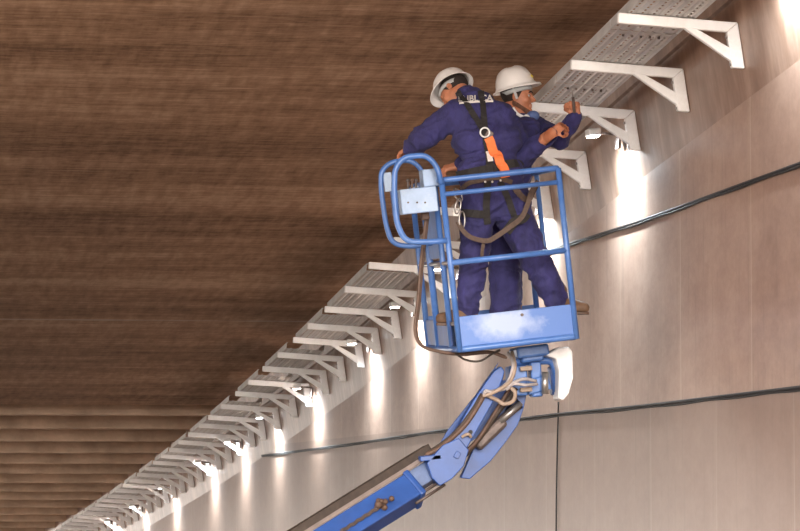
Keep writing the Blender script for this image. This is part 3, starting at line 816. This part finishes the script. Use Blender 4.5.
def make_hat(c, R, parent, s=1.0, label=None):
    """shell with ridge, brim and peak; local x forward, z up, rim around z = 0"""
    vs, fs = [], []; nu = 48
    prof = [(1.00, .0)] + [(math.cos(t) ** .75 if t < 1.5 else .0, math.sin(t)) for t in np.linspace(.12, math.pi / 2, 12)]
    ax, ay, hz = .140, .118, .148
    def ring(fr, z, out=0.0, dz=0.0):
        b = len(vs)
        for k in range(nu):
            a = 2 * math.pi * k / nu; ca, sa = math.cos(a), math.sin(a)
            pk = out * (1 + 1.3 * max(0, ca) ** 3 + .35 * max(0, -ca) ** 2)
            rx, ry = ax * fr + pk, ay * fr + pk
            rg = 0.0
            zz = z * hz
            if z > .45 and fr > 0: rg = .008 * max(0, 1 - abs(sa * fr * ay) / .03) * min(1, (z - .45) * 4)
            vs.append(V(c) + R @ V((rx * ca, ry * sa, zz + rg - dz * (1 + .8 * max(0, ca)))) * s)
        return b
    rs = [ring(1.0, 0, .020, .012), ring(1.0, 0, .017, .004), ring(1.0, .0, .006, .0)] + [ring(fr, z) for fr, z in prof[1:]]
    for a, b in zip(rs, rs[1:]):
        for k in range(nu): l = (k + 1) % nu; fs.append((a + k, a + l, b + l, b + k))
    o = mobj('hard_hat', vs, fs, M['hat'], parent, True)
    md = o.modifiers.new('t', 'SOLIDIFY'); md.thickness = .004; md.offset = -1
    if label: o['label'] = label
    return o
def hat_suspension(c, R, parent, s=1.0):
    pts = [V(c) + R @ V((.105 * math.cos(a), .088 * math.sin(a), -.022)) * s for a in np.linspace(0, 2 * math.pi, 33)[:-1]]
    nr = [(p - V(c)).normalized() for p in pts]
    pts.append(pts[0]); nr.append(nr[0])
    return mobj('hat_headband', *ribbon(pts, nr, .028, .004), M['hatband'], parent, True)

# ------------------------------------------------------------------ worker seen from behind
YA = YB + .36
def A(px, py, dy=0.0): return at(px, py, YA + dy)
footA = A(466, 322)
pa = thing('person', 'worker with back to us, navy coveralls and black harness, leaning over the lift controls', 'person', footA)
def fieldA(h):
    lo = A(395, 330); hi = A(600, 60); return Field((lo.x, YA - .35, lo.z), (hi.x, YA + .75, hi.z), h)
hipL, hipR = A(479, 208), A(510, 209); knL, knR = A(474, 262, -.02), A(534, 257, -.03); anL, anR = A(467, 309, .0), A(556, 300, .0)
shL, shR = A(455, 115, .10), A(501, 116, .08); elL, elR = A(424, 137, .14), A(521, 150, .17); wrL, wrR = A(411, 148, .30), A(458, 166, .33)
def skeletonA(f, g, sl, legs=True):
    """g scales every radius; sl how far sleeves reach"""
    f.cap(A(480, 201), A(510, 201), .125 * g, .128 * g, .06)
    f.cap(A(476, 174, .02), A(505, 173, .02), .116 * g, .116 * g, .06)
    f.cap(A(471, 141, .06), A(503, 141, .05), .120 * g, .118 * g, .06)
    f.cap(A(463, 118, .11), A(495, 117, .10), .115 * g, .105 * g, .06)
    f.cap(shL, elL, .088 * g, .075 * g, .035); f.cap(elL, elL.lerp(wrL, sl), .075 * g, .056 * g, .02)
    f.cap(shR, elR, .088 * g, .075 * g, .035); f.cap(elR, elR.lerp(wrR, sl), .075 * g, .052 * g, .02)
    f.cap(hipL, knL, .112 * g, .084 * g, .03); f.cap(knL, anL, .084 * g, .070 * g, .02)
    f.cap(hipR, knR, .118 * g, .094 * g, .03); f.cap(knR, anR, .094 * g, .074 * g, .02)
f = fieldA(.008); skeletonA(f, 1.0, .92)
f.cap(A(480, 106, .15), A(468, 97, .23), .092, .072, .03)
covA = field_obj('coverall', f, M['cloth'], pa, folds(.013))
HA = A(455, 92, .33); RA = head_frame((-.62, .27, -.74), (-.36, .74, .56))
f = fieldA(.0055); skeletonA(f, .70, 1.0)
add_head(f, HA, RA); f.cap(A(474, 102, .18), HA + RA @ V((-.03, 0, -.05)), .060, .056, .02)
add_hand(f, wrL, (-.55, .75, -.25), (.3, .1, -1), -1, (.5, .6, .4), 1.0)
add_hand(f, wrR, (-1, .12, -.18), (0, .5, -1), -1, (.75, .9, .6), 1.0)
bodyA = field_obj('body', f, M['skinA'], pa)
def hair(c, R, parent, name='hair', s=1.0, low=-.05):
    f = Field(tuple(V(c) - V((.2, .2, .2))), tuple(V(c) + V((.2, .2, .2))), .005)
    f.ell(V(c) + R @ V((-.016, 0, .036)) * s, (.102 * s, .082 * s, .099 * s), np.array(R), .01)
    p = V(c) + R @ V((.052, 0, .06)) * s; f.cut(p, R @ V((.85, 0, -.42)))
    p = V(c) + R @ V((0, 0, low)) * s; f.cut(p, R @ V((0, 0, -1)))
    return field_obj(name, f, M['hair'], parent)
hair(HA, RA, pa)
RhA = RA @ Matrix.Rotation(math.radians(-14), 3, 'Y')
make_hat(HA + RA @ V((-.005, 0, .050)), RhA, pa, .92)
hat_suspension(HA + RA @ V((-.005, 0, .045)), RhA, pa, .95)
def boot(an, fwd, parent, name='boot'):
    f = Field(tuple(an - V((.35, .35, .25))), tuple(an + V((.35, .35, .2))), .007)
    fw = V(fwd); fw.z = 0; fw.normalize(); dn = V((0, 0, -1)); sd = V((-fw.y, fw.x, 0))
    f.cap(an + V((0, 0, .05)), an + dn * .03, .060, .056, .02)
    f.cap(an + dn * .045 - fw * .035, an + dn * .050 + fw * .09, .048, .046, .03)
    f.cap(an + dn * .055 + fw * .09, an + dn * .058 + fw * .165, .047, .038, .03)
    f.cut(an + dn * .085, dn)
    o = field_obj(name, f, M['boot'], parent)
    pts = [an + dn * .086 + fw * (.055 + .145 * math.cos(t)) + sd * .047 * math.sin(t) * (1 if math.cos(t) > -.6 else .9) for t in np.linspace(0, 2 * math.pi, 29)[:-1]]
    n = len(pts); vs = pts + [p + V((0, 0, -.016)) for p in pts]
    fs = [tuple(range(n)), tuple(range(n, 2 * n))[::-1]] + [(i, n + i, n + (i + 1) % n, (i + 1) % n) for i in range(n)]
    mobj('sole', vs, fs, M['hose'], o)
    return o
boot(A(466, 310), (-1, -.15, 0), pa); boot(A(558, 299), (1, -.25, 0), pa)
bvA = BVHTree.FromPolygons([v.co[:] for v in covA.data.vertices], [p.vertices[:] for p in covA.data.polygons])
def on_cloth(bv, pts, off=.006, n=6, yfall=YA):
    P_, N_ = [], []
    pts = [V((p[0], p[1], 0)) for p in pts]
    for p in smooth_path(pts, n):
        d = ray(p.x, p.y).normalized(); loc, nr, _, _ = bv.ray_cast(CAM, d)
        if loc is None:
            if P_: loc = at(p.x, p.y, P_[-1].y); nr = N_[-1]
            else: loc = at(p.x, p.y, yfall); nr = V((0, -1, 0))
        if nr.dot(d) > 0: nr = -nr
        nr = (nr + V((0, -.6, 0))).normalized()
        P_.append(loc + nr * off); N_.append(nr)
    # steady the path so the strap lies flat over the folds
    for _ in range(2): P_ = [P_[0]] + [(P_[i - 1] + P_[i] * 2 + P_[i + 1]) / 4 - V((0, .0015, 0)) for i in range(1, len(P_) - 1)] + [P_[-1]]
    return P_, N_
def strapA(name, pts, wd, mat='strap', off=.010, th=.004, par=None):
    return mobj(name, *ribbon(*on_cloth(bvA, pts, off), wd, th), M[mat], par or pa)
strapA('harness_strap', [(458, 92), (464, 101), (471, 112), (478, 123), (484, 133)], .040)
strapA('harness_strap', [(481, 92), (482, 104), (483.5, 118), (485, 133)], .040)
strapA('harness_strap', [(485, 131), (487, 145), (489, 160), (490, 178)], .046)
strapA('waist_belt', [(456, 176), (470, 173), (488, 169), (505, 165), (522, 163)], .055)
strapA('waist_belt', [(462, 189), (470, 183), (484, 180), (498, 178), (512, 183)], .030, 'strapbrown', .014)
strapA('leg_strap', [(487, 182), (487, 195), (486, 210), (487, 224)], .045)
strapA('leg_strap', [(499, 182), (505, 192), (510, 204), (514, 216)], .040)
strapA('leg_strap', [(463, 213), (474, 214), (486, 214)], .05)
strapA('leg_strap', [(513, 186), (520, 196), (527, 200), (532, 192), (536, 184)], .04, 'strapbrown')
o = strapA('lanyard_pack', [(488.5, 139), (492, 148), (497, 159), (502, 170), (504.5, 176)], .058, 'orange', .022, .02); o['label'] = 'orange webbing lanyard pack'
strapA('strap_label', [(487.5, 150), (489, 156), (490.5, 162)], .035, 'tag', .018, .003)
strapA('chest_label', [(485, 140), (486, 147)], .03, 'rubber', .02, .01)
pth, nr = on_cloth(bvA, [(484, 133), (484.5, 133.5)], .02)
ringc = pth[0]
mobj('d_ring', *tube([ringc + V((.030 * math.cos(t), -.012, .030 * math.sin(t) * 1.0)) for t in np.linspace(0, 2 * math.pi, 25)[:-1]], .0055, 8, True), M['maskwhite'], pa, True)['label'] = 'pale metal ring'
mobj('ring_pad', *boxm(Matrix.Translation(ringc + V((.03, -.004, -.012))) @ Matrix.Rotation(.5, 4, 'Y'), .05, .014, .05, .006), M['grime'], pa)
lp = [(458, 222, -.2), (463, 231, -.22), (472, 238, -.23), (487, 241, -.24), (497, 236, -.24), (510, 227, -.24), (521, 218, -.22), (527, 206, -.20), (531, 193, -.17), (538, 181, -.12)]
pp = smooth_path([A(*p) for p in lp], 6)
mobj('lanyard', *ribbon(pp, [V((.1, -1, .25))] * len(pp), .032, .005), M['strapbrown'], pa)
lp2 = [(484, 240, -.22), (482, 252, -.2), (482, 258, -.18)]
mobj('lanyard_tail', *ribbon(smooth_path([A(*p) for p in lp2], 5), [V((.1, -1, .1))] * 11, .022, .004), M['strapbrown'], pa)
sp = smooth_path([A(*p) for p in [(506, 232, -.2), (514, 222, -.2), (522, 219, -.19), (526, 214, -.17)]], 5)
mobj('lanyard_pouch', *ribbon(sp, [V((.1, -1, .1))] * len(sp), .06, .02), M['strap'], pa)
def carab(px, py, dy, hgt, wdt, tilt):
    c = A(px, py, dy); pts = []
    for t in np.linspace(0, 2 * math.pi, 25)[:-1]:
        x, z = wdt * math.cos(t), hgt * math.sin(t); pts.append(c + V((x * math.cos(tilt) - z * math.sin(tilt), .01 * math.cos(t), x * math.sin(tilt) + z * math.cos(tilt))))
    return mobj('carabiner', *tube(pts, .005, 8, True), M['steel'], pa, True)
carab(458, 195, -.18, .045, .022, .5); carab(462, 220, -.2, .055, .020, .0); carab(458, 206, -.2, .05, .018, -.2)
mobj('belt_tag', *boxm(Matrix.Translation(A(456, 213.5, -.19)), .045, .012, .035, .004), M['tag'], pa)
for px in (485, 492, 500): 
    pth, nr = on_cloth(bvA, [(px, 182.5 - (px - 485) * .12), (px + .3, 182.5)], .016)
    mobj('belt_stud', *ball(pth[0], .008, 6), M['tag'], pa)
# lettering across the shoulders, partly under the straps
def lettering(txt, px, py, size, angle):
    cu = bpy.data.curves.new('t', 'FONT'); cu.body = txt; cu.size = size; cu.extrude = 0; cu.offset = size * .03; cu.space_character = 1.05
    to = bpy.data.objects.new('t', cu); COL.objects.link(to); dg = bpy.context.evaluated_depsgraph_get()
    me = bpy.data.meshes.new_from_object(to.evaluated_get(dg)); bpy.data.objects.remove(to)
    bm = bmesh.new(); bm.from_mesh(me)
    bmesh.ops.triangulate(bm, faces=bm.faces[:])
    out = []
    for v in bm.verts:
        x, y = v.co.x * 155, v.co.y * 155
        qx, qy = px + x * math.cos(angle) + y * math.sin(angle), py - y * math.cos(angle) + x * math.sin(angle)
        d = ray(qx, qy).normalized(); loc, nr, _, _ = bvA.ray_cast(CAM, d)
        if loc is None: loc = at(qx, qy, YA)
        out.append(loc - d * .010)
    bm.verts.index_update()
    fs = [[v.index for v in f_.verts] for f_ in bm.faces]; bm.free()
    return out, fs
vsl, fsl = lettering('ENBL CA', 458, 101.5, .054, -.03)
lt = mobj('back_lettering', vsl, fsl, M['tag'], pa); lt['label'] = 'white lettering across the shoulders'
strapA('lettering_bar', [(459, 104), (468, 103.2), (478, 102.5), (493, 102)], .014, 'tag', .008, .002)

# ------------------------------------------------------------------ worker facing right
YBw = YB + .86
def B(px, py, dy=0.0): return at(px, py, YBw + dy)
pb = thing('person', 'worker in profile facing right in navy coveralls, bolting a white wall bracket with both hands', 'person', B(507, 318))
def fieldB(h):
    lo = B(465, 330); hi = B(600, 60); return Field((lo.x, YBw - .5, lo.z), (hi.x, YBw + .45, hi.z), h)
HB = B(517.5, 97, 0); RB = head_frame((.955, -.29, .02), (-.06, 0, 1))
shR_, elR_, wrR_ = B(527, 131, -.14), B(518, 159, -.34), B(552, 133, -.50)
shL_, elL_, wrL_ = B(532, 127, .12), B(560, 139, -.20), B(576, 116, -.40)
def skeletonB(f, g, sl):
    f.cap(B(511, 203, -.05), B(511, 203, .10), .118 * g, .118 * g, .06)
    f.cap(B(513, 176, -.05), B(513, 176, .10), .115 * g, .115 * g, .06)
    f.cap(B(519, 150, -.06), B(519, 150, .10), .120 * g, .120 * g, .06)
    f.cap(B(523, 134, -.10), B(523, 134, .12), .095 * g, .095 * g, .05)
    f.cap(shR_, elR_, .086 * g, .074 * g, .03); f.cap(elR_, elR_.lerp(wrR_, sl), .072 * g, .048 * g, .02)
    f.cap(shL_, elL_, .078 * g, .060 * g, .03); f.cap(elL_, elL_.lerp(wrL_, sl), .060 * g, .042 * g, .02)
    for dy, x in ((-.06, 0), (.13, 2)):
        f.cap(B(507, 208, dy), B(505 + x, 262, dy), .112 * g, .100 * g, .03); f.cap(B(505 + x, 262, dy), B(505 + x, 312, dy), .100 * g, .092 * g, .02)
f = fieldB(.008); skeletonB(f, 1.0, .93); f.cap(B(523, 130), B(520, 123), .085, .068, .03)
covB = field_obj('coverall', f, M['cloth'], pb, folds(.011))
f = fieldB(.005); skeletonB(f, .70, 1.0); add_head(f, HB, RB, .97); f.cap(B(519, 126), HB + RB @ V((-.025, 0, -.055)), .062, .056, .02)
add_hand(f, wrR_, (.85, -.05, .50), (.3, .9, -.35), -1, (.9, 1.1, .7), .98, .0, .8)
add_hand(f, wrL_, (-.22, -.15, .95), (-.45, -.85, -.2), -1, (1.25, 1.45, .8), 1.0, .0, .9)
bodyB = field_obj('body', f, M['skinB'], pb)
hair(HB, RB, pb, 'hair', .97, -.055)
f = Field(tuple(HB - V((.2, .2, .2))), tuple(HB + V((.2, .2, .2))), .004)
for m in (1, -1): f.cap(HB + RB @ V((-.006, .052 * m, -.045)), HB + RB @ V((.066, .013 * m, -.098)), .0265, .0245, .02)
f.ell(HB + RB @ V((.075, 0, -.099)), (.027, .029, .022), np.array(RB), .015)
f.cut(HB + RB @ V((.05, 0, -.072)), RB @ V((.55, 0, .83)))
field_obj('beard', f, M['stubble'], pb)
for m in (1, -1):
    e = HB + RB @ V((.0775, .031 * m, .003)) * .97
    eo = mobj('eye', *ball(e, .0125, 8), M['eye'], pb, True)
    mobj('pupil', *ball(e + RB @ V((.0085, 0, 0)), .0062, 6), M['hair'], eo, True)
    mobj('eyebrow', *tube([HB + RB @ V(q) for q in ((.083, .048 * m, .024), (.094, .032 * m, .031), (.097, .014 * m, .027))], .005, 6), M['hair'], pb, True)
RhB = RB @ Matrix.Rotation(math.radians(-13), 3, 'Y')
hb = make_hat(HB + RB @ V((-.012, 0, .062)), RhB, pb, .94)
hat_suspension(HB + RB @ V((-.008, 0, .058)), RhB, pb, .97)
cs_ = [HB + RB @ V(q) for q in ((-.02, -.094, .05), (-.006, -.092, .02), (.006, -.086, -.02), (.03, -.07, -.07), (.06, -.03, -.118))]
cs_ = smooth_path(cs_[:3], 4)
mobj('chin_strap', *ribbon(cs_, [RB @ V((0, -1, 0))] * len(cs_), .016, .003), M['hatband'], pb)
st = HB + RB @ V((-.012, 0, .062)) + RhB @ V((.126, -.03, .042))
mobj('hat_sticker', *boxm(frame(st, RhB @ V((.22, -.97, 0)), RhB @ V((-.45, -.1, .89)), RhB @ V((.89, .2, .45))), .045, .022, .006, .002), M['yellow'], pb)['label'] = 'yellow sticker'
mk = B(533, 116, -.05)
dm = mobj('dust_mask', *ball(mk, (.044, .046, .036), 10, RB.to_4x4()), M['mask'], pb, True)
mobj('mask_valve', *ball(B(526.5, 117.5, -.115), .022, 8), M['maskwhite'], dm, True)
nk = smooth_path([B(513, 108, -.085), B(516, 112.5, -.10), B(521, 116, -.11), (B(527, 118, -.11))], 5)
mobj('mask_strap', *tube(nk, .011, 8), M['maskwhite'], dm, True)
boot(B(506, 312, -.06), (1, -.1, 0), pb); boot(B(513, 312, .13), (1, .1, 0), pb)
# tool in the raised fist
t0, t1, t2 = B(574.5, 113, -.455), B(573, 97, -.46), B(572, 86.5, -.465)
tool = thing('screwdriver', 'small screwdriver held upright in the raised fist of the worker facing right', 'tool', t0)
mobj('handle', *cyl(t0, t1, .010, 10), M['grime'], tool, True)
mobj('shaft', *tube([t1, t1.lerp(t2, .7), t2], .0055, 8), M['steel'], tool, True)
for o in list(bpy.data.objects):
    if '_local' in o: del o['_local']
